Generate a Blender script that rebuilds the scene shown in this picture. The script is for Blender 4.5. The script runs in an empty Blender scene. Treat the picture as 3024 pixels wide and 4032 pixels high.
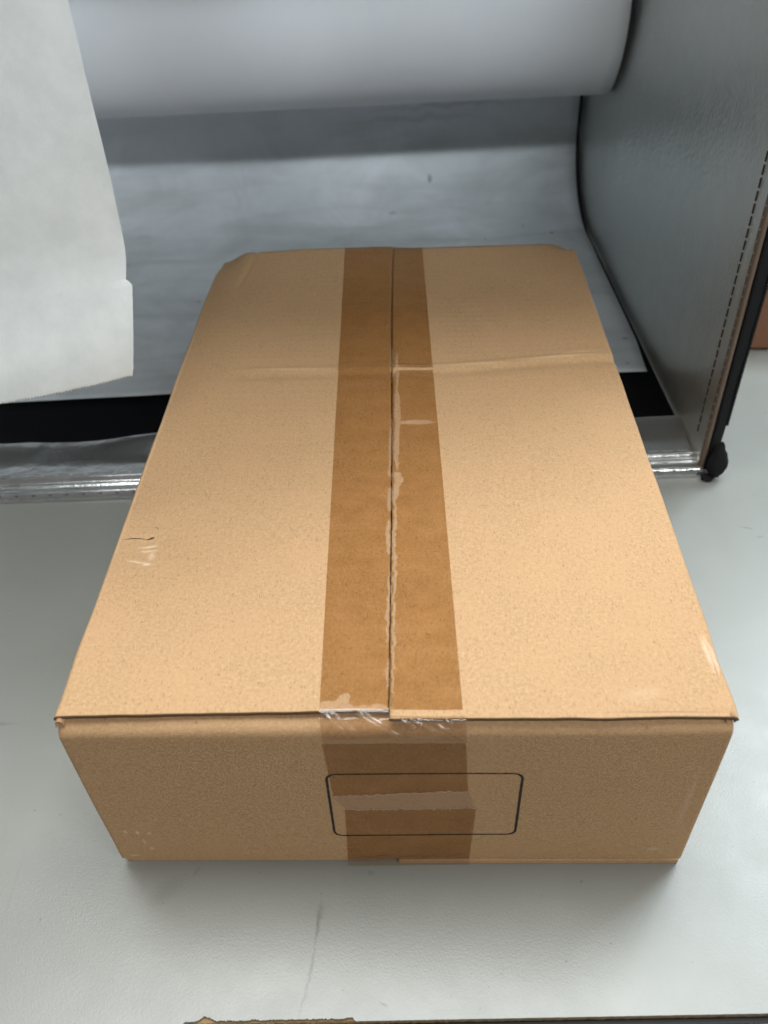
import bpy, bmesh, math, random
from mathutils import Vector, Matrix, Euler, noise
random.seed(7)
S = bpy.context.scene
COL = S.collection

# ---------------------------------------------------------------- camera
cam_d = bpy.data.cameras.new('camera')
cam = bpy.data.objects.new('camera', cam_d); COL.objects.link(cam)
cam.location = (0.0092, -0.1720, 0.3432)
cam.rotation_euler = (0.8509, 0.0355, 0.0164)
cam_d.sensor_fit = 'VERTICAL'; cam_d.sensor_height = 36.0
cam_d.lens = 861.643 / 1024 * 36.0
cam_d.clip_start = 0.01; cam_d.clip_end = 50
cam_d.dof.use_dof = True; cam_d.dof.focus_distance = 0.37; cam_d.dof.aperture_fstop = 12.5
S.camera = cam

# ---------------------------------------------------------------- light
w = bpy.data.worlds.new('World'); S.world = w; w.use_nodes = True
bg = w.node_tree.nodes['Background']
bg.inputs[0].default_value = (1.0, 0.98, 0.94, 1); bg.inputs[1].default_value = 0.125

def area(name, loc, target, sx, sy, power, color, spread=180):
    l = bpy.data.lights.new(name, 'AREA'); l.shape = 'RECTANGLE'; l.size = sx; l.size_y = sy
    l.energy = power; l.color = color; l.spread = math.radians(spread)
    o = bpy.data.objects.new(name, l); COL.objects.link(o); o.location = loc
    o.rotation_euler = (Vector(target) - Vector(loc)).to_track_quat('-Z', 'Y').to_euler()
    return o
area('ceiling_panel', (-0.05, 0.50, 2.30), (0, 0.1, 0), 1.8, 1.10, 64, (0.97, 0.99, 0.98))
area('window_right', (1.35, 1.25, 2.05), (0, 0, 0), 0.8, 0.8, 44, (0.78, 0.91, 1.0))
area('window_side', (2.10, -1.50, 1.55), (0, 0.1, 0.1), 1.0, 0.9, 21, (0.92, 0.96, 1.0))
# light from behind the photographer: a broad window, plus an added narrow fill beam into the tent
area('window_behind', (0.45, -1.78, 1.93), (0, 0.6, 0.05), 1.5, 0.14, 17, (1.0, 0.97, 0.91))
area('tent_fill', (0.35, -1.78, 1.93), (-0.05, 0.62, 0.27), 1.3, 0.12, 1.12, (0.78, 0.92, 1.0), 28)

S.view_settings.view_transform = 'Standard'; S.view_settings.look = 'None'
S.view_settings.gamma = 1.0; S.view_settings.exposure = 0.0
S.view_settings.use_curve_mapping = False
S.render.engine = 'CYCLES'
S.cycles.transparent_max_bounces = 24
S.cycles.max_bounces = 6; S.cycles.diffuse_bounces = 4; S.cycles.glossy_bounces = 3

# ---------------------------------------------------------------- node helpers
class NT:
    def __init__(self, name):
        self.m = bpy.data.materials.new(name); self.m.use_nodes = True
        self.t = self.m.node_tree; self.n = self.t.nodes; self.n.clear()
        self.out = self.n.new('ShaderNodeOutputMaterial')
        self._c = None
    def node(self, typ, **kw):
        x = self.n.new(typ)
        for k, v in kw.items(): setattr(x, k, v)
        return x
    def link(self, a, b): self.t.links.new(a, b)
    def put(self, sock, v):
        if hasattr(v, 'is_output'): self.link(v, sock)
        else:
            try: sock.default_value = v
            except Exception: sock.default_value = (*v, 1)
    def coord(self):
        if not self._c: self._c = self.node('ShaderNodeTexCoord').outputs['Object']
        return self._c
    def math(self, op, a, b=0.0, c=None, clamp=False):
        x = self.node('ShaderNodeMath', operation=op, use_clamp=clamp)
        self.put(x.inputs[0], a); self.put(x.inputs[1], b)
        if c is not None: self.put(x.inputs[2], c)
        return x.outputs[0]
    def mapping(self, vec, loc=(0,0,0), rot=(0,0,0), scale=(1,1,1), typ='POINT'):
        x = self.node('ShaderNodeMapping', vector_type=typ)
        self.put(x.inputs[0], vec); x.inputs[1].default_value = loc
        x.inputs[2].default_value = rot; x.inputs[3].default_value = scale
        return x.outputs[0]
    def noise(self, scale, detail=4, rough=0.5, vec=None, dist=0.0, col=False):
        x = self.node('ShaderNodeTexNoise')
        self.put(x.inputs['Vector'], vec if vec is not None else self.coord())
        x.inputs['Scale'].default_value = scale; x.inputs['Detail'].default_value = detail
        x.inputs['Roughness'].default_value = rough; x.inputs['Distortion'].default_value = dist
        return x.outputs['Color' if col else 'Fac']
    def voronoi(self, scale, vec=None, feature='SMOOTH_F1'):
        x = self.node('ShaderNodeTexVoronoi', feature=feature)
        self.put(x.inputs['Vector'], vec if vec is not None else self.coord())
        x.inputs['Scale'].default_value = scale
        return x.outputs['Distance']
    def rng(self, v, a, b, c=0.0, d=1.0, smooth=False):
        x = self.node('ShaderNodeMapRange')
        if smooth: x.interpolation_type = 'SMOOTHSTEP'
        self.put(x.inputs[0], v)
        for i, q in enumerate((a, b, c, d)): x.inputs[i+1].default_value = q
        return x.outputs[0]
    def mix(self, f, a, b, mode='MIX'):
        x = self.node('ShaderNodeMix', data_type='RGBA', blend_type=mode)
        self.put(x.inputs[0], f); self.put(x.inputs[6], a); self.put(x.inputs[7], b)
        return x.outputs[2]
    def bump(self, h, strength, dist, normal=None):
        x = self.node('ShaderNodeBump'); self.put(x.inputs['Height'], h)
        x.inputs['Strength'].default_value = strength; x.inputs['Distance'].default_value = dist
        if normal is not None: self.link(normal, x.inputs['Normal'])
        return x.outputs[0]
    def wobble(self, scale, amt):
        """object coordinates pushed about by noise, so that mark outlines are ragged"""
        c = self.noise(scale, 3, 0.6, col=True)
        v = self.node('ShaderNodeVectorMath', operation='MULTIPLY_ADD')
        self.link(c, v.inputs[0]); v.inputs[1].default_value = (amt*2,)*3
        a = self.node('ShaderNodeVectorMath', operation='SUBTRACT')
        self.link(self.coord(), a.inputs[0]); a.inputs[1].default_value = (amt,)*3
        self.link(a.outputs[0], v.inputs[2])
        return v.outputs[0]
    def blobs(self, vec, items, edge=0.5):
        """items: (x, y, z, rx, ry, rz, rot_about_z, weight); soft ellipsoid marks, maximum of all"""
        tot = None
        for (x, y, z, rx, ry, rz, rot, wt) in items:
            m = self.mapping(vec, (x, y, z), (0, 0, rot), (rx, ry, rz), 'TEXTURE')
            ln = self.node('ShaderNodeVectorMath', operation='LENGTH'); self.link(m, ln.inputs[0])
            f = self.rng(ln.outputs['Value'], 1.0, 1.0-edge, 0.0, wt, True)
            tot = f if tot is None else self.math('MAXIMUM', tot, f)
        return tot
    def principled(self, color, rough=0.5, metal=0.0, spec=0.5, normal=None):
        p = self.node('ShaderNodeBsdfPrincipled')
        self.put(p.inputs['Base Color'], color if hasattr(color, 'is_output') else (*color, 1))
        self.put(p.inputs['Roughness'], rough); self.put(p.inputs['Metallic'], metal)
        self.put(p.inputs['Specular IOR Level'], spec)
        if normal is not None: self.link(normal, p.inputs['Normal'])
        return p
    def done(self, shader):
        self.link(shader.outputs[0] if hasattr(shader, 'outputs') else shader, self.out.inputs[0]); return self.m

def simple(name, color, rough=0.6, metal=0.0, var=0.15, scale=200, bump=0.1, spec=0.4):
    t = NT(name); n = t.noise(scale, 4)
    c = t.mix(n, tuple(x*(1-var) for x in color)+(1,), tuple(min(1, x*(1+var)) for x in color)+(1,))
    return t.done(t.principled(c, rough, metal, spec, t.bump(n, bump, 0.0005)))

def cardboard(name, tone=1.0, marks=None, base=(0.472, 0.297, 0.155)):
    t = NT(name); co = t.coord()
    b = tuple(x*tone for x in base)
    n1 = t.noise(760, 3, 0.7); n2 = t.noise(1700, 1, 0.6); n3 = t.noise(38, 2, 0.55)
    c = t.mix(t.rng(n1, 0.30, 0.70), (b[0]*0.82, b[1]*0.80, b[2]*0.76, 1), (min(1, b[0]*1.12), b[1]*1.13, b[2]*1.15, 1))
    c = t.mix(t.rng(n3, 0.35, 0.68, 0.0, 0.45), c, (b[0]*1.08, b[1]*1.02, b[2]*1.02, 1))
    # loose fibres: short dark and pale streaks lying every way
    for k, (rot, seed) in enumerate(((0.5, 0), (-0.9, 3.1), (1.5, 7.7))):
        mv = t.mapping(co, (seed, seed*1.7, seed), (rot*0.6, rot, rot*1.3), (1, 0.22, 1))
        f = t.noise(2100, 1, 0.5, vec=mv)
        dark = t.rng(f, 0.65, 0.75, 0, 0.40) if k % 2 == 0 else t.rng(f, 0.66, 0.76, 0, 0.40)
        c = t.mix(dark, c, (0.13*tone, 0.075*tone, 0.035*tone, 1) if k % 2 == 0 else (min(1, b[0]*1.45), b[1]*1.45, b[2]*1.5, 1))
    sp = t.rng(t.noise(520, 1, 0.4), 0.77, 0.81, 0, 0.40)
    c = t.mix(sp, c, (0.10, 0.06, 0.03, 1))
    if marks:
        for items, col, edge, wob in marks:
            m = t.blobs(t.wobble(260, wob), items, edge)
            c = t.mix(m, c, (*col, 1))
    h = t.math('ADD', t.math('MULTIPLY', n1, 0.7), t.math('MULTIPLY', n2, 0.4))
    # faint washboard from the flutes underneath
    fl = t.node('ShaderNodeTexWave', wave_type='BANDS', bands_direction='Y', wave_profile='SIN')
    t.link(co, fl.inputs['Vector']); fl.inputs['Scale'].default_value = 55
    fl.inputs['Distortion'].default_value = 1.2; fl.inputs['Detail'].default_value = 2
    nb = t.bump(h, 0.35, 0.00035)
    nb = t.bump(fl.outputs['Fac'], 0.08, 0.0004, nb)
    rgh = t.rng(n1, 0.2, 0.8, 0.62, 0.80)
    return t.done(t.principled(c, rgh, 0, 0.25, nb))

def silver(name, color=(0.50, 0.52, 0.52), rough=0.34, metal=0.85, cell=420, depth=0.0005, strength=0.5):
    t = NT(name)
    v = t.voronoi(cell, vec=t.wobble(200, 0.0004)); n = t.noise(60, 4)
    c = t.mix(n, tuple(x*0.88 for x in color)+(1,), tuple(x*1.1 for x in color)+(1,))
    nb = t.bump(n, 0.12, 0.004); nb = t.bump(v, strength, depth, nb)
    return t.done(t.principled(c, t.rng(n, 0.3, 0.7, rough*0.85, rough*1.2), metal, 0.5, nb))

def tape_mat(name, tint=(0.74, 0.63, 0.47), items=None, clear=False, wob=0.0021, milk=None):
    t = NT(name); co = t.coord()
    n = t.noise(130, 4); streak = t.noise(60, 3, vec=t.mapping(co, scale=(0.25, 2.2, 2.2)))
    if clear: m = 0.85
    elif items: m = t.blobs(t.wobble(240, wob), items, 0.22)
    else: m = 0.0
    tc = t.mix(t.rng(n, 0.3, 0.7), (tint[0]*0.95, tint[1]*0.94, tint[2]*0.92, 1), (min(1, tint[0]*1.04), tint[1]*1.04, tint[2]*1.06, 1))
    tc = t.mix(t.rng(streak, 0.52, 0.75, 0, 0.35), tc, (min(1, tint[0]*1.12), tint[1]*1.15, tint[2]*1.2, 1))
    tc = t.mix(m, tc, (0.895, 0.845, 0.770, 1))
    tr = t.node('ShaderNodeBsdfTransparent'); t.link(tc, tr.inputs[0])
    df = t.node('ShaderNodeBsdfDiffuse'); df.inputs[0].default_value = (0.74, 0.57, 0.43, 1)
    mk = t.node('ShaderNodeMixShader'); t.put(mk.inputs[0], t.math('MULTIPLY', m, milk if milk else (0.06 if clear else 0.14)))
    t.link(tr.outputs[0], mk.inputs[1]); t.link(df.outputs[0], mk.inputs[2])
    gl = t.node('ShaderNodeBsdfGlossy'); gl.inputs['Roughness'].default_value = 0.10 if clear else 0.12
    t.link(t.bump(t.math('ADD', n, streak), 0.12, 0.0008), gl.inputs['Normal'])
    lw_ = t.node('ShaderNodeLayerWeight'); lw_.inputs['Blend'].default_value = 0.5
    f0 = 0.05 if clear else 0.018
    fr = t.math('MULTIPLY_ADD', t.math('POWER', lw_.outputs['Facing'], 5.0), 0.6 if clear else 0.3, f0)
    ms = t.node('ShaderNodeMixShader'); t.link(fr, ms.inputs[0])
    t.link(mk.outputs[0], ms.inputs[1]); t.link(gl.outputs[0], ms.inputs[2])
    return t.done(ms)

# ---------------------------------------------------------------- mesh helpers
def mesh_obj(name, verts, faces, mat, parent=None, smooth=False, mats=None, mi=None):
    me = bpy.data.meshes.new(name); me.from_pydata(verts, [], faces); me.update()
    for m in (mats or [mat]): me.materials.append(m)
    if mi: me.polygons.foreach_set('material_index', mi)
    bm = bmesh.new(); bm.from_mesh(me); bmesh.ops.recalc_face_normals(bm, faces=bm.faces); bm.to_mesh(me); bm.free()
    if smooth: me.polygons.foreach_set('use_smooth', [True]*len(me.polygons))
    o = bpy.data.objects.new(name, me); COL.objects.link(o)
    if parent: o.parent = parent
    return o
def surf(name, fn, us, vs, mat, parent=None, thick=0.0, smooth=True, face=None):
    """open sheet sampled from fn(u, v); thick closes it into a slab along -normal"""
    V = [fn(u, v) for v in vs for u in us]; nu = len(us); F = []
    for j in range(len(vs)-1):
        for i in range(nu-1):
            a = j*nu+i; F.append((a, a+1, a+nu+1, a+nu))
    o = mesh_obj(name, V, F, mat, parent, smooth)
    if face:
        tot = Vector()
        for p in o.data.polygons: tot += p.normal*p.area
        if tot.dot(Vector(face)) < 0: o.data.flip_normals()
    if thick:
        md = o.modifiers.new('thickness', 'SOLIDIFY'); md.thickness = abs(thick); md.offset = 1.0 if thick > 0 else -1.0
    return o
def lin(a, b, n): return [a+(b-a)*i/(n-1) for i in range(n)]
def boxgeo(bm, x0, x1, y0, y1, z0, z1):
    m = Matrix.Translation(((x0+x1)/2, (y0+y1)/2, (z0+z1)/2)) @ Matrix.Diagonal((x1-x0, y1-y0, z1-z0, 1))
    return bmesh.ops.create_cube(bm, size=1, matrix=m)
def bmobj(name, bm, mat, parent=None, smooth=False, bevel=0.0, mats=None):
    if bevel: bmesh.ops.bevel(bm, geom=bm.edges[:], offset=bevel, segments=2, affect='EDGES', profile=0.5)
    me = bpy.data.meshes.new(name); bm.to_mesh(me); bm.free()
    for m in (mats or [mat]): me.materials.append(m)
    if smooth: me.polygons.foreach_set('use_smooth', [True]*len(me.polygons))
    o = bpy.data.objects.new(name, me); COL.objects.link(o)
    if parent: o.parent = parent
    return o
def box(name, x0, x1, y0, y1, z0, z1, mat, parent=None, bevel=0.0005):
    bm = bmesh.new(); boxgeo(bm, x0, x1, y0, y1, z0, z1); return bmobj(name, bm, mat, parent, bevel=bevel)
def thing(name, loc, label, cat, rz=0.0):
    o = bpy.data.objects.new(name, None); COL.objects.link(o); o.location = loc; o.rotation_euler = (0, 0, rz)
    o.empty_display_size = 0.05; o['label'] = label; o['category'] = cat; return o
def nz(x, y, z=0.0): return noise.noise((x, y, z))
def sm(a, b, x):
    t = max(0.0, min(1.0, (x-a)/(b-a))); return t*t*(3-2*t)

# ================================================================ table
def table_material():
    t = NT('grey_laminate'); co = t.coord()
    peb = t.noise(700, 3, 0.6); big = t.noise(9, 4, 0.6); mid = t.noise(55, 4, 0.6)
    c = t.mix(t.rng(big, 0.3, 0.7), (0.248, 0.256, 0.235, 1), (0.284, 0.291, 0.268, 1))
    c = t.mix(t.rng(mid, 0.58, 0.78, 0, 0.22), c, (0.30, 0.31, 0.29, 1))
    c = t.mix(t.rng(t.noise(420, 1, 0.4), 0.76, 0.80, 0, 0.5), c, (0.14, 0.13, 0.12, 1))
    smear = [(-0.0305, 0.0352, 0, 0.0012, 0.012, 0.01, -0.10, 0.74), (-0.0325, 0.0172, 0, 0.0010, 0.014, 0.01, -0.16, 0.57),
             (-0.0345, 0.0072, 0, 0.0008, 0.010, 0.01, -0.22, 0.41), (-0.0300, 0.0392, 0, 0.0022, 0.006, 0.01, -0.05, 0.41),
             (-0.189, 0.1322, 0, 0.012, 0.0018, 0.01, 0.08, 0.38), (-0.196, 0.1442, 0, 0.0016, 0.0016, 0.01, 0, 0.61),
             (-0.093, 0.0492, 0, 0.012, 0.006, 0.01, 0.7, 0.22), (-0.082, 0.0572, 0, 0.004, 0.0015, 0.01, 1.2, 0.30),
             (-0.005, 0.0052, 0, 0.0026, 0.0007, 0.01, -0.7, 0.68), (0.207, 0.2552, 0, 0.006, 0.001, 0.01, -0.3, 0.61),
             (0.212, 0.2472, 0, 0.004, 0.001, 0.01, 0.3, 0.47), (0.075, 0.0492, 0, 0.0006, 0.0008, 0.01, 0, 0.90),
             (0.064, 0.0192, 0, 0.0008, 0.0004, 0.01, 0.5, 0.90), (-0.010, 0.0552, 0, 0.002, 0.002, 0.01, 0, 0.34),
             (0.082, 0.0252, 0, 0.0007, 0.0005, 0.01, 0, 0.81), (0.13, 0.0792, 0, 0.0005, 0.0005, 0.01, 0, 0.81)]
    c = t.mix(t.blobs(t.wobble(300, 0.0012), smear, 0.9), c, (0.13, 0.13, 0.12, 1))
    for rot, sd in ((0.4, 2.0), (-0.7, 6.0)):
        sc = t.noise(120, 2, 0.5, vec=t.mapping(co, (sd, sd, 0), (0, 0, rot), (1, 0.03, 1)))
        c = t.mix(t.rng(sc, 0.70, 0.74, 0, 0.22), c, (0.20, 0.20, 0.19, 1))
    nb = t.bump(peb, 0.10, 0.0005); nb = t.bump(t.noise(1300, 2), 0.15, 0.0003, nb)
    return t.done(t.principled(c, t.rng(mid, 0.3, 0.7, 0.30, 0.38), 0, 0.55, nb))
M_TABLE = table_material()
M_CORE = simple('particle_board', (0.26, 0.17, 0.08), 0.9, var=0.6, scale=500, bump=0.8)
M_RAIL = silver('brushed_rail', (0.46, 0.45, 0.45), 0.30, 1.0, 900, 0.0001, 0.1)
M_DARK = simple('dark_gap', (0.03, 0.03, 0.032), 0.8)
EY = -0.0592; ERZ = math.radians(1.25)
table = thing('table', (0, EY, 0), 'pale grey laminate table with a chipped front edge under the carton', 'table', ERZ)
# laminate sheet whose front edge is broken along the middle (local y = 0 is the front edge)
def edge_y(x):
    r = 0.00012*nz(x*900, 1.0)
    k = sm(-0.0785, -0.0765, x)*(1-sm(-0.0165, -0.0150, x))
    if k > 0:
        r += k*(0.0007 + 0.0008*abs(nz(x*260, 4.2)) + 0.0006*abs(nz(x*900, 9.0)))
        r += 0.0016*math.exp(-((x+0.0700)/0.0022)**2)
    return r
xs = [-1.1, -0.5, -0.2] + lin(-0.10, 0.02, 400) + lin(0.0215, 0.2, 120) + [0.5, 1.1]
TH = 0.0009
V = []; F = []
for x in xs:
    y = edge_y(x); V += [(x, y, 0), (x, 0.03, 0), (x, 0.03, -TH), (x, y, -TH)]
for i in range(len(xs)-1):
    a, b = 4*i, 4*i+4
    F += [(a, b, b+1, a+1), (a+3, a, b, b+3), (a+2, a+3, b+3, b+2)]
n0 = len(V); V += [(-1.1, 1.2, 0), (1.1, 1.2, 0), (-1.1, 1.2, -TH), (1.1, 1.2, -TH)]
F += [tuple([4*i+1 for i in range(len(xs))] + [n0+1, n0])]
mesh_obj('laminate_sheet', V, F, M_TABLE, table)
def core_fn(u, v):
    k = sm(-0.0785, -0.0765, u)*(1-sm(-0.0165, -0.0150, u))
    if v == 0: return (u, 0.006, -TH-0.0001)
    if v == 1: return (u, 0.0004+0.0010*abs(nz(u*500, 3.0))*k, -TH-0.0001-0.0003*k)
    if v == 2: return (u, 0.0002+0.0004*nz(u*600, 8.0), -TH-0.0012)
    return (u, 0.0002, -0.025)
surf('board_core', core_fn, xs, [0, 1, 2, 3], M_CORE, table, smooth=False)
box('board_underside', -1.1, 1.1, 0.006, 1.2, -0.0255, -0.002, M_DARK, table, 0)
box('edge_gap_strip', -1.1, 1.1, -0.0022, 0.0001, -0.024, -0.0032, M_DARK, table, 0.0004)
def rail_fn(u, v):
    a = math.pi*v
    return (u, -0.0024-0.0060*math.sin(a)**0.7, -0.0035-0.011*(1-math.cos(a)))
surf('edge_rail', rail_fn, [-1.1, 1.1], lin(0.0, 1.0, 24), M_RAIL, table)

# ================================================================ light tent
TL = thing('photo_tent', (0.188, 0.248, 0), 'silver lined foldable photo tent standing open behind the taped carton', 'photo tent', math.radians(2.0))
TW, TD, THT = 0.620, 0.447, 0.44
M_SILVER = silver('silver_wall', (0.70, 0.735, 0.72), 0.33, 0.70, 360, 0.0009, 0.40)
M_LIP = silver('silver_hem', (0.72, 0.73, 0.73), 0.19, 0.94, 420, 0.0004, 0.12)
M_BLACKF = simple('black_fabric', (0.010, 0.010, 0.011), 0.85, var=0.3, scale=900, bump=0.5, spec=0.2)
M_HEM = silver('hem_binding', (0.20, 0.155, 0.12), 0.6, 0.3, 500, 0.0004, 0.4)
M_THREADD = simple('dark_thread', (0.075, 0.072, 0.07), 0.7)
M_THREADG = simple('grey_thread', (0.34, 0.34, 0.34), 0.6)
M_THREADL = simple('pale_thread', (0.75, 0.75, 0.74), 0.6)
def wall_panel(name, fn, nu, nv, face, parent=TL):
    return surf(name, fn, lin(0, 1, nu), lin(0, 1, nv), M_SILVER, parent, thick=-0.004, face=face)
# right wall: inner face at local x = 0, very slightly quilted
wall_panel('right_wall', lambda u, v: (0.0012*nz(u*5, v*5, 2), 0.004+u*(TD-0.004), 0.001+v*THT), 60, 60, (-1, 0, 0))
wall_panel('left_wall', lambda u, v: (-TW+0.0012*nz(u*5, v*5, 5), TD-u*(TD-0.002), 0.001+v*THT), 40, 40, (1, 0, 0))
wall_panel('back_wall', lambda u, v: (-u*TW, TD+0.001*nz(u*5, v*5, 9), 0.001+v*THT), 40, 40, (0, -1, 0))
wall_panel('roof', lambda u, v: (-u*TW, v*TD, THT-0.002*math.sin(math.pi*u)*math.sin(math.pi*v)), 30, 30, (0, 0, -1))
box('floor_panel', -TW, 0.003, 0.004, TD, 0.0003, 0.0030, M_SILVER, TL, 0.0004)
# black outer shell of the right wall and roof
box('outer_shell', 0.0045, 0.0060, 0.006, TD, 0.001, THT, M_BLACKF, TL, 0.0003)
# hem of the right wall: a doubled strip with two rows of stitches
def hem_fn(u, v):
    return (-0.0006-0.0002*math.sin(math.pi*u)+0.0002*nz(u*6, v*90, 1), 0.0045+0.0165*u, 0.012+v*(THT-0.016))
surf('wall_hem', hem_fn, lin(0, 1, 9), lin(0, 1, 160), M_SILVER, TL)
EP = [(-0.0011, 0.0085), (-0.0016, 0.0070), (-0.0017, 0.0045), (-0.0012, 0.0030), (0.0002, 0.0027), (0.0010, 0.0034)]
def edge_fn(u, v):
    x, y = EP[int(u)]; return (x+0.0001*nz(v*90, u), y, 0.002+v*(THT-0.003))
surf('wall_edge_binding', edge_fn, list(range(6)), lin(0, 1, 120), M_HEM, TL)
bm = bmesh.new()
z = 0.020
while z < THT-0.02:
    boxgeo(bm, -0.0013, -0.0006, 0.0202, 0.0210, z, z+0.0050); z += 0.0066
bmobj('wall_stitching', bm, M_THREADD, TL)['kind'] = 'stuff'
bm = bmesh.new(); z = 0.020
while z < THT-0.02:
    bmesh.ops.create_uvsphere(bm, u_segments=6, v_segments=4, radius=0.00048, matrix=Matrix.Translation((-0.0019, 0.0052, z))); z += 0.0062
bmobj('edge_stitching', bm, M_THREADG, TL)['kind'] = 'stuff'
# front bottom hem: rounded front roll, groove, ridge, then a flap lying back over the floor with a loose wavy edge
def lip_fn(u, v):
    x = -TW*u; d = v
    back = 0.058+0.0035*math.sin(x*23+1.2)+0.0025*nz(x*18, 0.4)
    y = d*back
    if y < 0.007:
        a = y/0.007; z = 0.0006+0.0052*math.sin(math.pi*min(a*1.15, 1)*0.86)**0.6
    else: z = 0.0042
    z -= 0.0013*math.exp(-((y-0.0095)/0.0016)**2)
    z += 0.0030*math.exp(-((y-0.0165)/0.0022)**2)
    lift = sm(0.03, 0.058, y)
    z += lift*(0.0018+0.0050*max(0, math.sin((x+0.445)*19.0-0.75))**2*(1 if x < -0.2 else 0.25))
    z -= 0.0035*sm(0.0555, 0.061, y)
    z += 0.00010*nz(x*30, y*40)
    if y < 0.0005: z = 0.0004
    return (x, y, max(z, 0.0004))
surf('front_hem', lip_fn, lin(0.0, 1.0, 260), lin(0, 1, 70), M_LIP, TL)
bm = bmesh.new(); x = -0.004
while x > -TW+0.006:
    boxgeo(bm, x-0.0068, x, 0.0201, 0.0208, 0.0050, 0.0056); x -= 0.0094
bmobj('hem_stitching', bm, M_THREADG, TL)['kind'] = 'stuff'
bm = bmesh.new(); x = -0.006
while x > -TW+0.006:
    boxgeo(bm, x-0.0022, x, 0.0012, 0.0024, 0.0036, 0.0047); x -= 0.0105
bmobj('roll_stitching', bm, M_THREADD, TL)['kind'] = 'stuff'
# black zip strip standing out from the wall's front edge, with its coil of teeth
def zip_fn(u, v):
    z = v*THT
    return (0.0015+u*(0.0072+0.0012*sm(0.02, 0.2, z)), 0.0015+0.004*u+0.0006*nz(z*40, u), 0.004+z)
surf('zip_strip', zip_fn, lin(0, 1, 5), lin(0, 1, 80), M_BLACKF, TL, thick=0.0016)
bm = bmesh.new(); z = 0.035
while z < THT-0.01:
    wx = 0.0087+0.0012*sm(0.02, 0.2, z)
    boxgeo(bm, wx-0.0005, wx+0.0011, 0.0046, 0.0066, z, z+0.0008); z += 0.0016
bmobj('zip_teeth', bm, M_BLACKF, TL)['kind'] = 'stuff'
# bunched black fabric tab where the zip ends
def tab_fn(u, v):
    a = math.pi*(u-0.5)
    r = math.sin(math.pi*v**0.8)**0.8
    zz = 0.0012+0.026*v
    return (0.0062+0.0068*r*math.cos(a)*(1-0.25*v)+0.0014*nz(u*5, v*6), -0.001+0.0036*r*math.sin(a)-0.002*(1-v)+0.0008*nz(u*7, v*7, 4), zz)
surf('zip_end_tab', tab_fn, lin(-0.5, 1.5, 24), lin(0, 1, 18), M_BLACKF, TL)
def tail_fn(u, v):
    return (-0.002+0.011*u+0.001*nz(v*6, u*4), -0.001-0.0055*v*(0.6+0.4*math.sin(u*5)), 0.0028-0.002*v+0.0006*nz(u*9, v*9))
surf('fabric_tail', tail_fn, lin(0, 1, 16), lin(0, 1, 8), M_BLACKF, TL, thick=0.0008)

# ---- backdrop sheets (lie in the tent, can be lifted out)
t = NT('black_backdrop'); nn = t.noise(300, 4)
M_BLACKS = t.done(t.principled(t.mix(nn, (0.0025, 0.003, 0.0045, 1), (0.0055, 0.006, 0.008, 1)), 0.75, 0, 0.12))
bprof = [(0.048, 0.0033)]+[(y, 0.0036) for y in lin(0.056, 0.347, 20)]
for i in range(1, 25):
    a = math.pi/2*i/24; bprof.append((0.347+0.090*math.sin(a), 0.0036+0.072*(1-math.cos(a))))
bprof += [(0.4385, 0.10), (0.4395, 0.25), (0.44, 0.40)]
def BLK(u, v):
    y, z = bprof[int(v)]
    return (-0.0012-u*(TW-0.003), y, z+(0.0004*abs(nz(u*9, y*9)) if z < 0.01 else 0))
blk = surf('black_backdrop', BLK, lin(0, 1, 30), list(range(len(bprof))), M_BLACKS, None)
blk.location = TL.location; blk.rotation_euler = TL.rotation_euler
blk['label'] = 'matte black backdrop sheet showing between white backdrop and silver hem'; blk['category'] = 'backdrop'

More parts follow.
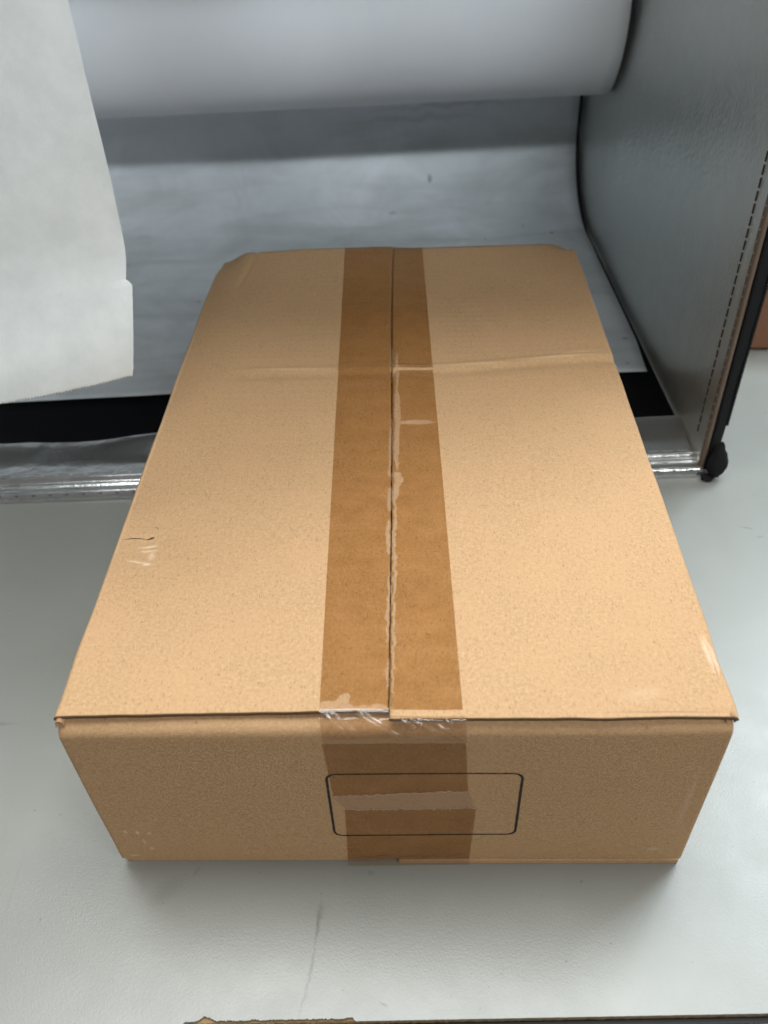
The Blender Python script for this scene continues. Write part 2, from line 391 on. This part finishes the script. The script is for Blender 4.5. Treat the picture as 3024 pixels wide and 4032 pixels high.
def sheet_mat():
    t = NT('white_pvc'); co = t.coord()
    st = t.noise(17, 4, 0.6, vec=t.mapping(co, scale=(0.35, 1.6, 1.2)), dist=0.6); n = t.noise(12, 3)
    c = t.mix(t.rng(n, 0.3, 0.7), (0.79, 0.815, 0.86, 1), (0.83, 0.855, 0.90, 1))
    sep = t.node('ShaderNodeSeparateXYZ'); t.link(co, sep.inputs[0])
    low_tone = t.math('MULTIPLY', t.rng(sep.outputs['Z'], 0.13, 0.05, 0.0, 1.0, True), t.rng(t.noise(14, 4, 0.65, dist=0.8), 0.25, 0.7, 0.45, 1.0))  # sheet turns greyer towards the floor, broken up by noise
    c = t.mix(low_tone, c, (0.49, 0.52, 0.54, 1))
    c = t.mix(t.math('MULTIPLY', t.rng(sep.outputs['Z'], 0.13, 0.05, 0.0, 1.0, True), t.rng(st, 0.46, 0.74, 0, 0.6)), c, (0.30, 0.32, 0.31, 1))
    marks = []
    def m(X, Y, Z, r, wgt, ry=None, rot=0): marks.append((X, Y, Z, r, ry or r, 0.02, rot, wgt))
    for (X, Y, r, wgt) in ((-0.158, 0.298, 0.0032, 0.75), (-0.141, 0.293, 0.0025, 0.55), (-0.036, 0.352, 0.0028, 0.7),
                           (-0.098, 0.345, 0.0022, 0.6), (-0.061, 0.365, 0.0024, 0.5), (-0.215, 0.352, 0.002, 0.45),
                           (-0.292, 0.322, 0.003, 0.4), (-0.330, 0.315, 0.003, 0.5), (-0.348, 0.245, 0.003, 0.5),
                           (-0.02, 0.335, 0.002, 0.5), (-0.085, 0.205, 0.003, 0.3), (-0.013, 0.158, 0.0032, 0.55),
                           (-0.02, 0.12, 0.0022, 0.5), (-0.26, 0.30, 0.002, 0.35), (-0.31, 0.20, 0.0026, 0.4)): m(X, Y, 0.007, r, wgt)
    m(-0.066, 0.318, 0.007, 0.0035, 0.6, 0.010, -0.6); m(-0.052, 0.330, 0.007, 0.006, 0.4, 0.002, 0.2)
    m(-0.145, 0.418, 0.035, 0.003, 0.7, 0.004); m(-0.182, 0.39, 0.018, 0.006, 0.4, 0.003)
    c = t.mix(t.blobs(t.wobble(200, 0.0014), marks, 0.8), c, (0.12, 0.11, 0.10, 1))
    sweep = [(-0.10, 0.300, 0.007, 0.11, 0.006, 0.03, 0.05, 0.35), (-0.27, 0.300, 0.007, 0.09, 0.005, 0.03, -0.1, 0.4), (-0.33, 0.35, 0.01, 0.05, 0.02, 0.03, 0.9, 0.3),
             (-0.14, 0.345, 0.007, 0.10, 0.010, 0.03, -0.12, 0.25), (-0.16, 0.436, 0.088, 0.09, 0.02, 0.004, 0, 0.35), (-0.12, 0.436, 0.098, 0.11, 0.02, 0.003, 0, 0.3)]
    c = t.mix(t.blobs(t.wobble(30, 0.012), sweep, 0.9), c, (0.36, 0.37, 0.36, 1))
    return t.done(t.principled(c, 0.48, 0, 0.4, t.bump(t.noise(30, 2), 0.05, 0.002)))
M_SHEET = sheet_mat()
prof = []
for y in lin(0.108, 0.345, 40): prof.append((y, 0.0068))
R0 = 0.088
for i in range(1, 25):
    a = math.pi/2*i/24; prof.append((0.345+R0*math.sin(a)*1.0, 0.0068+R0*0.78*(1-math.cos(a))))
for zz in lin(0.085, 0.202, 12): prof.append((0.434, zz))
# excess length curls forward and down into a loose roll
cx, cz = 0.358, 0.202
for i in range(1, 61):
    a = 2*math.pi*i/60*1.12
    r = 0.076-0.022*min(1, a/4.2)-0.004*max(0, a-4.2)
    prof.append((cx+r*math.cos(a), cz-0.010*sm(0, 3.2, a)-0.013*sm(2.5, 4.7, a)+r*math.sin(a)))
NU = 60
def sheet_fn(u, v):
    y, z = prof[int(v)]
    x = -0.0050-u*(TW-0.0100)
    fr = sm(0.16, 0.108, y) if z < 0.01 else 0
    x += (-0.004*fr*(1-u)**6 if fr else 0)
    wav = 0.0010*nz(u*6, y*14, z*14)
    z2 = z + (abs(wav) if z < 0.01 else 0) + (0.003*fr*(0.5+0.5*math.sin(u*5+0.5)) if z < 0.01 else 0)
    # the curl sags a little toward the left end
    if v >= len(prof)-60: z2 -= 0.003*u
    return (x, y + (wav if z > 0.03 else 0)-0.004*fr*u, z2)
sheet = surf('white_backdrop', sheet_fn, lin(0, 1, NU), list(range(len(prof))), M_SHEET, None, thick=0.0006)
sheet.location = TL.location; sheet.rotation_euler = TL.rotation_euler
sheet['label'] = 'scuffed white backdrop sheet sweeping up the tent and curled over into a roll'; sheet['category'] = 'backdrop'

# ================================================================ cardboard box
BX = thing('cardboard_box', (0, 0, 0), 'brown cardboard box sealed down the middle with shiny packing tape', 'box')
H = 0.1015; A = 0.1150; D = 0.3665
left_marks = [([(-0.1010, 0.0845, H, 0.0055, 0.0012, 0.02, 0.18, 0.75), (-0.1005, 0.0818, H, 0.006, 0.0009, 0.02, 0.15, 0.55), (-0.1030, 0.0755, H, 0.0085, 0.0010, 0.02, -0.22, 0.55),
                (-0.0995, 0.0740, H, 0.003, 0.0013, 0.02, 0.1, 0.7), (-0.0985, 0.0790, H, 0.0016, 0.004, 0.02, 0.1, 0.4)], (0.70, 0.56, 0.42), 0.9, 0.0012),
              ([(-0.114, 0.18, H, 0.0011, 0.20, 0.02, 0, 0.55)], (0.66, 0.46, 0.28), 0.9, 0.0006),
              ([(-0.058, 0.2192, H, 0.030, 0.0016, 0.02, -0.03, 0.5)], (0.64, 0.45, 0.27), 0.9, 0.0006)]
right_marks = [([(0.1120, 0.026, H, 0.0020, 0.012, 0.02, 0.05, 0.4), (0.085, 0.008, H, 0.012, 0.004, 0.02, 0.2, 0.10)], (0.80, 0.62, 0.46), 0.9, 0.0016),
               ([(0.09, 0.0012, H, 0.03, 0.0004, 0.02, 0.0, 0.6)], (0.25, 0.15, 0.08), 0.9, 0.0002),
               ([(0.040, 0.2200, H, 0.024, 0.0015, 0.02, 0.06, 0.5), (0.084, 0.2255, H, 0.030, 0.0017, 0.02, 0.10, 0.6), (0.098, 0.2305, H, 0.016, 0.0012, 0.02, 0.12, 0.4)], (0.64, 0.45, 0.27), 0.9, 0.0006)]
front_marks = [([(-0.1075, 0, 0.0262, 0.0012, 0.02, 0.0022, 0, 0.55), (-0.1030, 0, 0.0255, 0.0010, 0.02, 0.0024, 0, 0.6), (-0.0985, 0, 0.0250, 0.0010, 0.02, 0.0016, 0, 0.65),
                 (-0.1020, 0, 0.0180, 0.0007, 0.02, 0.004, 0, 0.4), (-0.1000, 0, 0.0120, 0.0014, 0.02, 0.0016, 0, 0.4), (-0.1085, 0, 0.0060, 0.003, 0.02, 0.0014, 0, 0.4),
                 (0.102, 0, 0.012, 0.004, 0.02, 0.002, 0, 0.3), (0.108, 0, 0.05, 0.0018, 0.02, 0.035, 0, 0.16)], (0.72, 0.55, 0.42), 0.9, 0.0009)]
M_CL = cardboard('kraft_left_flap', 1.0, left_marks)
M_CR = cardboard('kraft_right_flap', 1.0, right_marks)
M_CF = cardboard('kraft_front', 1.0, front_marks)
M_C = cardboard('kraft_plain')
M_EDGE = cardboard('shaded_board_edge', 0.30)  # flap rims darkened in the colour to stand in for the shadow line
M_INK = simple('black_ink', (0.018, 0.016, 0.015), 0.65, var=0.3, scale=700)
M_TORN = simple('torn_dark', (0.05, 0.035, 0.025), 0.9)
M_PALE = simple('peeled_paper', (0.58, 0.39, 0.26), 0.8, var=0.2, scale=900)

def seam(y): return -0.0006-0.0018*sm(0.05, 0.36, y)
def flap_fn(side):
    def fn(u, v):
        y0 = (0.0010+0.0018*u) if side < 0 else (-0.0012+0.0006*u)
        y0 += 0.00022*nz(u*9, side*3.0)+(0.00025*math.sin(u*9) if side > 0 else 0)
        y = y0+v*(D-y0)
        xo = side*(A+0.0007)+side*0.0004*nz(v*14, side*1.7)
        xi = seam(y)+(0.00028 if side > 0 else -0.00028)+0.00012*nz(y*300, side)
        # u = 0 outer edge, 1 seam for the left flap; mirrored for the right
        k = u if side < 0 else 1-u
        x = xo+(xi-xo)*(k)
        z = H-0.0003+0.0005*nz(x*16, y*12, side*2)+0.00012*nz(x*90, y*70, side)
        d = abs(xo-x); r = 0.0022
        if d < r: z -= r-math.sqrt(max(0, r*r-(r-d)**2))
        if d > 0.10: z += 0.0004*sm(0.10, 0.1145, d)*(1 if side > 0 else -0.6)
        # long dent across the top, a little skewed
        yc = 0.2190+(0.0085*sm(0.02, 0.112, x) if x > 0 else 0)
        wgt = sm(-0.092, -0.075, x)*(0.6 if x < 0 else 1.0)
        z += 1.5*wgt*(0.00075*math.exp(-((y-yc)/0.0024)**2)-0.00055*math.exp(-((y-yc+0.0055)/0.0035)**2))
        if x > 0.06: z += 0.0005*math.exp(-((y-yc-0.006)/0.002)**2)*sm(0.06, 0.11, x)
        if side < 0:
            # crushed back corner: folds down beyond a curved crease
            crease = -0.0925-0.0045*sm(0.362, 0.31, y)
            q = sm(0.0, 0.022, crease-x)*sm(0.285, 0.36, y)
            z -= 0.0024*q
            z -= 0.0016*math.exp(-((x-crease)/0.0014)**2)*sm(0.285, 0.335, y)*0.55
            z -= 0.0042*sm(0.336, 0.365, y)*sm(-0.098, -0.114, x)
            z += 0.0012*sm(0.25, 0.36, y)*sm(-0.09, -0.05, x)
            # poked tear near the left edge
            z += 0.0007*math.exp(-((x+0.101)/0.006)**2-((y-0.0935)/0.0022)**2)-0.0008*math.exp(-((x+0.101)/0.007)**2-((y-0.0885)/0.003)**2)
        else:
            z -= 0.0045*sm(0.355, 0.3645, y)*sm(0.100, 0.114, x)
            z -= 0.0012*math.exp(-((x-0.114)/0.003)**2-((y-0.024)/0.012)**2)
            z -= 0.0011*math.exp(-((x-0.1135)/0.003)**2-((y-yc+0.003)/0.004)**2)
            z -= 0.0011*sm(0.004, 0.0, y)*(0.4+0.5*math.sin(x*60+1.0)**2)*sm(0.06, 0.09, x)
        if y > 0.360: z -= 0.0005*sm(0.360, 0.367, y)
        return (x, y, z)
    return fn
def graded(n, lo=0.012):  # samples crowded toward 0 (outer edge) for the rounded fold
    a = [0, 0.003, 0.007, 0.012, 0.018, 0.025, 0.034]
    return a+lin(0.045, 1, n)
vv = [0, 0.0015, 0.004, 0.008]+lin(0.013, 1, 220)
fl = surf('top_flap', flap_fn(-1), graded(80), vv, M_CL, BX, thick=-0.0017, face=(0, 0, 1))
fr = surf('top_flap', flap_fn(1), [1-a for a in reversed(graded(80))], vv, M_CR, BX, thick=-0.0017, face=(0, 0, 1))
for o in (fl, fr):
    o.data.materials.append(M_EDGE); o.modifiers['thickness'].material_offset_rim = 1
fl['label'] = 'left top flap with a crushed far corner and a small tear'
fr['label'] = 'right top flap with a dent across it and a scuffed edge'

# front wall rises and rolls over into the inner flap under the top flaps
def yfront(x, z): return 0.0006*nz(x*14, z*20)-0.0024*min(1, z/0.09)
def front_fn(u, v):
    x = -A+2*A*u; xa = x
    z1 = 0.0922; r = 0.0056
    if v <= 0.72: z = 0.0034+v/0.72*(z1-0.0034); y = 0.0
    elif v <= 0.9:
        a = (v-0.72)/0.18*math.pi/2; y = r-r*math.cos(a); z = z1+r*math.sin(a)
    else: y = r+(v-0.9)/0.1*0.07; z = z1+r-0.0004*(v-0.9)/0.1
    e = A-abs(x); rc = 0.0012
    if e < rc: y += rc-math.sqrt(max(0, rc*rc-(rc-e)**2))
    y += (yfront(x, z) if v < 0.9 else -0.0024)
    z += 0.0005*nz(x*22, 3.3)*sm(0.6, 0.9, v)
    top = sm(0.72, 0.9, v)
    x *= 1-0.006*top
    return (x, y, z)
surf('front_wall', front_fn, [0, 0.002, 0.005, 0.009]+lin(0.013, 0.987, 120)+[0.991, 0.995, 0.998, 1], lin(0, 0.72, 40)+lin(0.735, 0.9, 12)+lin(0.91, 1, 6), M_CF, BX)
def side_fn(u, v):
    y = 0.0025+u*(D-0.0035)
    return (-A+0.0004, y, 0.0034+v*(H-0.0075-0.016*sm(0.30, 0.355, y)-0.0034))
surf('side_wall', side_fn, lin(0, 1, 60), lin(0, 1, 5), M_C, BX, thick=-0.003, face=(-1, 0, 0))
box('side_wall', A-0.0032, A-0.0002, 0.0025, D-0.001, 0.0034, H-0.0042, M_C, BX, 0.0006)
surf('back_wall', lambda u, v: (-A+0.0035+u*(2*A-0.007), D-0.0012, 0.0034+v*(H-0.0055-0.019*sm(0.14, 0.0, u)-0.0034)), lin(0, 1, 60), lin(0, 1, 5), M_C, BX, thick=-0.003, face=(0, 1, 0))
box('bottom_flap', -A+0.002, -0.0004, 0.0006, D-0.001, 0.0002, 0.0031, M_C, BX, 0.0004)
box('bottom_flap', 0.0004, A-0.0012, -0.0007, D-0.001, 0.0002, 0.0031, M_C, BX, 0.0004)
# open flute ends rolled at the two front top corners
def curl_fn(sx, r):
    def fn(u, v):
        a = -0.6+u*4.6; rr = r*(1-0.10*u)
        return (sx*(A-0.0016)+sx*rr*math.cos(a)*0.62, -0.0004+v*0.010, H-0.0034+rr*math.sin(a))
    return fn
surf('folded_corner', curl_fn(1, 0.0021), lin(0, 1, 16), [0, 0.5, 1], M_C, BX, thick=0.0005)
surf('folded_corner', curl_fn(-1, 0.0017), lin(0, 1, 16), [0, 0.5, 1], M_C, BX, thick=0.0005)

# printed round-cornered outline on the front
x0, x1, z0, z1 = -0.0243, 0.0464, 0.0236, 0.0687; rad = 0.0035; lw = 0.00042
path = []
for cx_, cz_, a0 in ((x1-rad, z1-rad, 0), (x0+rad, z1-rad, 90), (x0+rad, z0+rad, 180), (x1-rad, z0+rad, 270)):
    for k in range(9):
        a = math.radians(a0+90*k/8); path.append((cx_+rad*math.cos(a), cz_+rad*math.sin(a), math.cos(a), math.sin(a)))
# extra points along the straight runs so that the line follows the board
P2 = []
for i, p in enumerate(path):
    q = path[(i+1) % len(path)]; n = max(1, int(math.hypot(q[0]-p[0], q[1]-p[1])/0.0012))
    for k in range(n):
        f = k/n; P2.append(tuple(p[j]+(q[j]-p[j])*f for j in range(4)))
V = []; F = []
for (px, pz, nx, nzz) in P2:
    l = math.hypot(nx, nzz); nx /= l; nzz /= l; ww = lw*(1.0+0.22*nz(px*500, pz*500))*(1.15 if abs(nx) > 0.7 else 0.95)
    for s_ in (-1, 1):
        X = px+nx*ww*s_; Z = pz+nzz*ww*s_; V.append((X, yfront(X, Z)-0.00012, Z))
N = len(P2)
for i in range(N):
    a = 2*i; b = 2*((i+1) % N); F.append((a, a+1, b+1, b))
mesh_obj('printed_outline', V, F, M_INK, BX)

# ---- packing tape
bub = [(0.00102, 0.215, H, 0.00098, 0.020, .02, 0, 1), (0.00140, 0.178, H, 0.00163, 0.024, .02, 0.02, 1), (0.00950, 0.1688, H, 0.01050, 0.0021, .02, 0.03, 1),
       (0.00115, 0.150, H, 0.00142, 0.020, .02, 0, 1), (0.00191, 0.1265, H, 0.00261, 0.0050, .02, 0.3, 1), (0.00102, 0.1165, H, 0.00185, 0.009, .02, -0.1, 1),
       (0.00076, 0.085, H, 0.00087, 0.035, .02, 0, 1), (0.00064, 0.05, H, 0.00066, 0.05, .02, 0, 1), (-0.00166, 0.112, H, 0.00120, 0.010, .02, 0, 1), (-0.00178, 0.088, H, 0.00130, 0.012, .02, 0, 1),
       (-0.00153, 0.150, H, 0.00076, 0.030, .02, 0, 0.9), (-0.00191, 0.226, H, 0.00066, 0.014, .02, 0, 0.9), (-0.00128, 0.05, H, 0.00066, 0.022, .02, 0, 0.9), (-0.00115, 0.0180, H, 0.00076, 0.008, .02, 0, 0.8),
       (-0.01900, 0.0035, H, 0.00750, 0.0030, .02, 0, 1), (-0.01700, 0.0062, H, 0.00260, 0.0048, .02, -0.5, 1), (-0.00700, 0.0030, H, 0.00800, 0.0016, .02, 0, 0.9),
       (-0.00128, 0.30, H, 0.00043, 0.05, .02, 0, 0.5)]
M_TAPE = tape_mat('packing_tape', (0.785, 0.690, 0.555), bub)
M_TAPEF = tape_mat('packing_tape_front', (0.770, 0.690, 0.580))
M_TAPEC = tape_mat('loose_tape', clear=True)
M_TAPEO = tape_mat('unstuck_tape', clear=True, milk=0.16)
LF = flap_fn(-1); RF = flap_fn(1)
def top_z(x, y):
    s_ = seam(y)
    if x < s_: 
        k = (x+A)/(s_+A); v = max(0, min(1, (y-0.002)/(D-0.002))); return LF(min(1, max(0, k)), v)[2]
    k = (x-s_)/(A-s_); v = max(0, min(1, y/D)); return RF(min(1, max(0, k)), v)[2]
def tape_top(u, v):
    y = 0.0024+v*(D-0.0024)
    xl = -0.0242-0.0096*v; xr = 0.0243-0.0075*v
    x = xl+(xr-xl)*u
    s_ = seam(y); d = x-s_
    z = top_z(x, y)
    if abs(d) < 0.002: z = max(top_z(s_-0.002, y), top_z(s_+0.002, y))-0.0002*(1-abs(d)/0.002)
    return (x, y, z+0.00018)
tp = surf('tape_strip', tape_top, lin(0, 1, 60), lin(0, 1, 200), M_TAPE, BX, face=(0,0,1))
tp['label'] = 'brown tape along the top seam with pale air pockets'
def tape_front_upper(u, v):
    jag = 0.0540+0.0030*u+0.0006*nz(u*9, 2.2)+0.0009*nz(u*36, 7.7)
    z = 0.0890+v*(jag-0.0890)
    f = (0.098-z)/0.046
    xl = -0.0243+0.0016*f; xr = 0.0250+0.0024*f
    x = xl+(xr-xl)*u
    return (x, yfront(x, z)-0.00030, z)
surf('tape_strip', tape_front_upper, lin(0, 1, 120), lin(0, 1, 24), M_TAPEF, BX, face=(0,-1,0))['label'] = 'end of the top tape pressed onto the front'
def jag_low(u): return 0.0443+0.0005*nz(u*10, 5.1)+0.0011*abs(nz(u*26, 1.4))+0.0006*nz(u*60, 2.0)
def tape_front_lower(u, v):
    z = 0.0022+v*(jag_low(u)-0.0022)
    f = z/0.0446
    x = -0.0205+0.0015*f+(0.0496)*u
    return (x, yfront(x, z)-0.00034, z)
surf('tape_strip', tape_front_lower, lin(0, 1, 120), lin(0, 1, 24), M_TAPEF, BX, face=(0,-1,0))['label'] = 'bottom tape coming up the front to a ragged end'
def tape_overlap(u, v):
    jl = jag_low(u)+0.00005; jh = 0.0540+0.0030*u+0.0006*nz(u*9, 2.2)+0.0009*nz(u*36, 7.7)-0.00005
    z = jl+v*(jh-jl)
    xl = -0.0192+(-0.0228+0.0192)*v; xr = 0.0304+(0.0274-0.0304)*v
    x = xl+(xr-xl)*u
    return (x, yfront(x, z)-0.00040-0.00022*abs(nz(u*45, 4))*(sm(0.85, 1, v)+sm(0.15, 0, v))+0.00005*nz(u*60, v*3), z)
surf('tape_overlap', tape_overlap, lin(0, 1, 160), lin(0, 1, 14), M_TAPEO, BX, face=(0,-1,0))['label'] = 'pale unstuck band where two tape ends overlap'
def rim_strip(jag, y_off, xl, xr, name):
    def fn(u, v):
        x = xl+(xr-xl)*u; z = jag(u)+(v-0.5)*(0.00045+0.0004*abs(nz(u*33, 9.1)))
        return (x, yfront(x, z)-y_off-0.00025*math.sin(math.pi*v)*(0.4+abs(nz(u*50, 2.6))), z)
    return surf(name, fn, lin(0, 1, 200), lin(0, 1, 5), M_RIM, BX, face=(0, -1, 0))
M_RIM = tape_mat("torn_tape_rim", clear=True, milk=0.4)
rim_strip(jag_low, 0.0005, -0.0190, 0.0304, 'torn_tape_edge')
rim_strip(lambda u: 0.0540+0.0030*u+0.0006*nz(u*9, 2.2)+0.0009*nz(u*36, 7.7), 0.0005, -0.0227, 0.0274, 'torn_tape_edge')
# loose wrinkled bridge from the top flaps over the front edge
def wrinkle(x, s):
    w = 0
    for (xc, k, amp, wd, s0, s1) in ((-0.0205, 0.012, 0.0007, 0.0007, 0.05, 0.75), (-0.0175, 0.013, 0.0010, 0.0008, 0.10, 0.80), (-0.0080, 0.019, 0.0011, 0.0008, 0.02, 0.95), (-0.0058, 0.020, 0.0008, 0.0007, 0.05, 0.9),
                                     (0.0055, 0.012, 0.0009, 0.0007, 0.10, 0.6), (0.0095, 0.018, 0.0012, 0.0009, 0.10, 0.98), (0.0150, 0.015, 0.0012, 0.0011, 0.30, 1.0), (0.0195, 0.006, 0.0007, 0.0007, 0.1, 0.5)):
        dx = x-(xc+k*(s-0.3)); w += amp*math.exp(-(dx/wd)**2)*sm(s0, s0+0.15, s)*sm(s1, s1-0.15, s)
    return w
def bridge(u, v):
    # v = 0 on the flap edge, 1 on the front face
    x = -0.0242+(0.0492)*u
    yt = 0.0030 if x < seam(0) else -0.0002
    zt = top_z(x, max(yt, 0.002))+0.0003
    p0 = Vector((0, yt, zt)); p1 = Vector((0, min(yt-0.0042, -0.0036), H-0.0014)); p2 = Vector((0, yfront(x, 0.0893)-0.00032, 0.0893))
    p = p0*(1-v)**2+p1*2*v*(1-v)+p2*v*v
    w = wrinkle(x, v)+0.00006*nz(x*260, v*3, 1)*math.sin(math.pi*v)
    return (x+0.0008*v, p.y-w*0.8, p.z+w*0.6)
surf('tape_bridge', bridge, lin(0, 1, 260), lin(0, 1, 44), M_TAPEC, BX, face=(0,-1,1))['label'] = 'loose wrinkled tape over the front top edge'
def bottom_crumple(u, v):
    x = -0.0205+0.0497*u
    z = 0.0085*v*(0.65+0.5*abs(nz(u*5, 3)))+0.0003
    y = yfront(x, z)-0.0006-0.0009*(1-v)-0.0007*max(0, nz((u*7+v*1.6)*2.2, 6.0))*math.sin(math.pi*min(1, v+0.15))
    return (x, y, z)
surf('tape_fold', bottom_crumple, lin(0, 1, 140), lin(0, 1, 16), M_TAPEC, BX, face=(0,-1,0))['label'] = 'crumpled clear tape along the bottom front edge'
def back_tape(u, v):
    x = -0.0338+0.0506*u
    return (x, D+0.0004+0.0004*v, H-0.0012-v*0.05)
surf('tape_strip', back_tape, lin(0, 1, 12), lin(0, 1, 8), M_TAPEF, BX, face=(0,1,0))

# small tear on the left flap: dark slit, thin crack and a curled lip
def sliver(name, pts, wid, mat, lift=0.0002, curl=0.0):
    V = []; F = []
    for i, (x, y) in enumerate(pts):
        f = i/(len(pts)-1); w_ = wid*math.sin(math.pi*min(0.97, 0.06+f*0.92))
        V += [(x, y-w_, top_z(x, y-w_)+lift), (x, y+w_, top_z(x, y+w_)+lift+curl*math.sin(math.pi*f))]
    for i in range(len(pts)-1): F.append((2*i, 2*i+2, 2*i+3, 2*i+1))
    return mesh_obj(name, V, F, mat, BX)
def curve_pts(a, b, n, bend, seed): 
    return [(a[0]+(b[0]-a[0])*i/(n-1), a[1]+(b[1]-a[1])*i/(n-1)+bend*math.sin(math.pi*i/(n-1))+0.00035*nz(i*0.7, seed)) for i in range(n)]
sliver('tear_slit', curve_pts((-0.1030, 0.0893), (-0.0982, 0.0918), 14, -0.0003, 1), 0.00055, M_TORN)
sliver('tear_crack', curve_pts((-0.1128, 0.0890), (-0.1025, 0.0894), 22, 0.0006, 5), 0.00018, M_TORN)
sliver('tear_crack', [(-0.1003+0.0016*math.sin(a), 0.0935+0.0022*math.cos(a)) for a in lin(-0.4, 2.1, 12)], 0.00016, M_TORN)
def peel(u, v):
    y = 0.0150+0.019*u; x = 0.1118+0.0011*math.sin(math.pi*u)*0.4+0.0016*v*math.sin(math.pi*u)+0.0012*(1-u)
    x = min(x, A-0.0002)
    return (x, y, top_z(x, y)+0.00025+0.0009*v*math.sin(math.pi*u)*abs(math.sin(u*7)))
surf('peeled_paper', peel, lin(0, 1, 24), lin(0, 1, 5), M_PALE, BX)

# ================================================================ hanging paper strip
t = NT('white_paper'); n = t.noise(70, 5, 0.65); n2 = t.noise(900, 3)
c = t.mix(t.rng(n, 0.35, 0.65), (0.82, 0.855, 0.85, 1), (0.90, 0.93, 0.925, 1))
p = t.principled(c, 0.75, 0, 0.2, t.bump(t.math('ADD', n, t.math('MULTIPLY', n2, 0.1)), 0.10, 0.003))
tl = t.node('ShaderNodeBsdfTranslucent'); t.link(c, tl.inputs[0])
ms = t.node('ShaderNodeMixShader'); ms.inputs[0].default_value = 0.20
t.link(p.outputs[0], ms.inputs[1]); t.link(tl.outputs[0], ms.inputs[2])
M_PAPER = t.done(ms)
P_R = Vector((-0.1029, 0.1222, 0.160)); P_L = Vector((-0.1503, 0.1039, 0.160))
ax = (P_R-P_L); PW = ax.length; ax.normalize(); nrm = Vector((ax.y, -ax.x, 0))
# outlines of the slightly twisted strip: (height above the bottom edge, offset along the strip)
outl = [(0.00000, 0.00000), (0.02202, 0.00495), (0.03768, 0.00814), (0.03838, 0.00761), (0.03900, 0.00743), (0.04024, 0.00637), (0.04068, 0.00654), (0.04944, 0.00867), (0.05634, 0.00911), (0.06642, 0.00937), (0.07606, 0.00973), (0.40000, 0.00973)]
outr = [(0.00000, 0.00000), (0.02423, 0.00761), (0.04422, 0.00929), (0.07960, 0.00991), (0.40000, 0.00991)]
def off(tab, h):
    for (a, p_), (b, q_) in zip(tab, tab[1:]):
        if a <= h <= b: return p_+(q_-p_)*(h-a)/(b-a)
    return tab[-1][1]
hs = [0, 0.001, 0.002, 0.003]+lin(0.004, 0.037, 20)+lin(0.0374, 0.0408, 12)+lin(0.043, 0.28, 60)+[0.2805]
NP = 221
def paper_fn(u, v):
    h = v
    l = off(outr, h)+0.0001*nz(h*300, 6); r = PW+off(outl, h)+0.00012*nz(h*400, 2)
    if 0.0755 < h < 0.0785: r -= 0.0006*math.exp(-((h-0.077)/0.0006)**2)
    s_ = l+(r-l)*u
    z = P_R.z+h
    if h < 0.004:
        tooth = abs(((u*44) % 1.0)-0.5)*2
        z += (1-h/0.004)*(0.0011*tooth+0.0005*nz(u*22, 3))
    c_ = 0.010*sm(0.06, 0.0, h)**1.0
    bow = 0.0015*math.sin(math.pi*u)+0.0007*nz(u*3, h*14, 8)+c_
    q = P_L+ax*s_+nrm*bow
    z += c_*0.55
    y = q.y
    back = sm(0.145, 0.2805, h)
    return (q.x, y+0.132*back, z)
paper = surf('paper_strip', paper_fn, lin(0, 1, NP), hs, M_PAPER, None, thick=0.00015)
paper['label'] = 'white paper strip with a saw-toothed torn end hanging at upper left'; paper['category'] = 'paper'

# ================================================================ brown carton at the right edge
M_CART = cardboard('reddish_carton', 1.0, None, (0.21, 0.10, 0.055))
CT = thing('brown_carton', (0.330, 0.440, 0), 'plain reddish brown carton beyond the right tent wall at the photo edge', 'box', math.radians(-1.5))
box('carton_body', -0.080, 0.080, -0.047, 0.060, 0.0022, 0.050, M_CART, CT, 0.0012)
box('carton_flap', -0.080, 0.080, -0.0475, 0.0058, 0.0504, 0.0534, M_CART, CT, 0.0008)
box('carton_flap', -0.080, 0.080, 0.0064, 0.0605, 0.0504, 0.0534, M_CART, CT, 0.0008)
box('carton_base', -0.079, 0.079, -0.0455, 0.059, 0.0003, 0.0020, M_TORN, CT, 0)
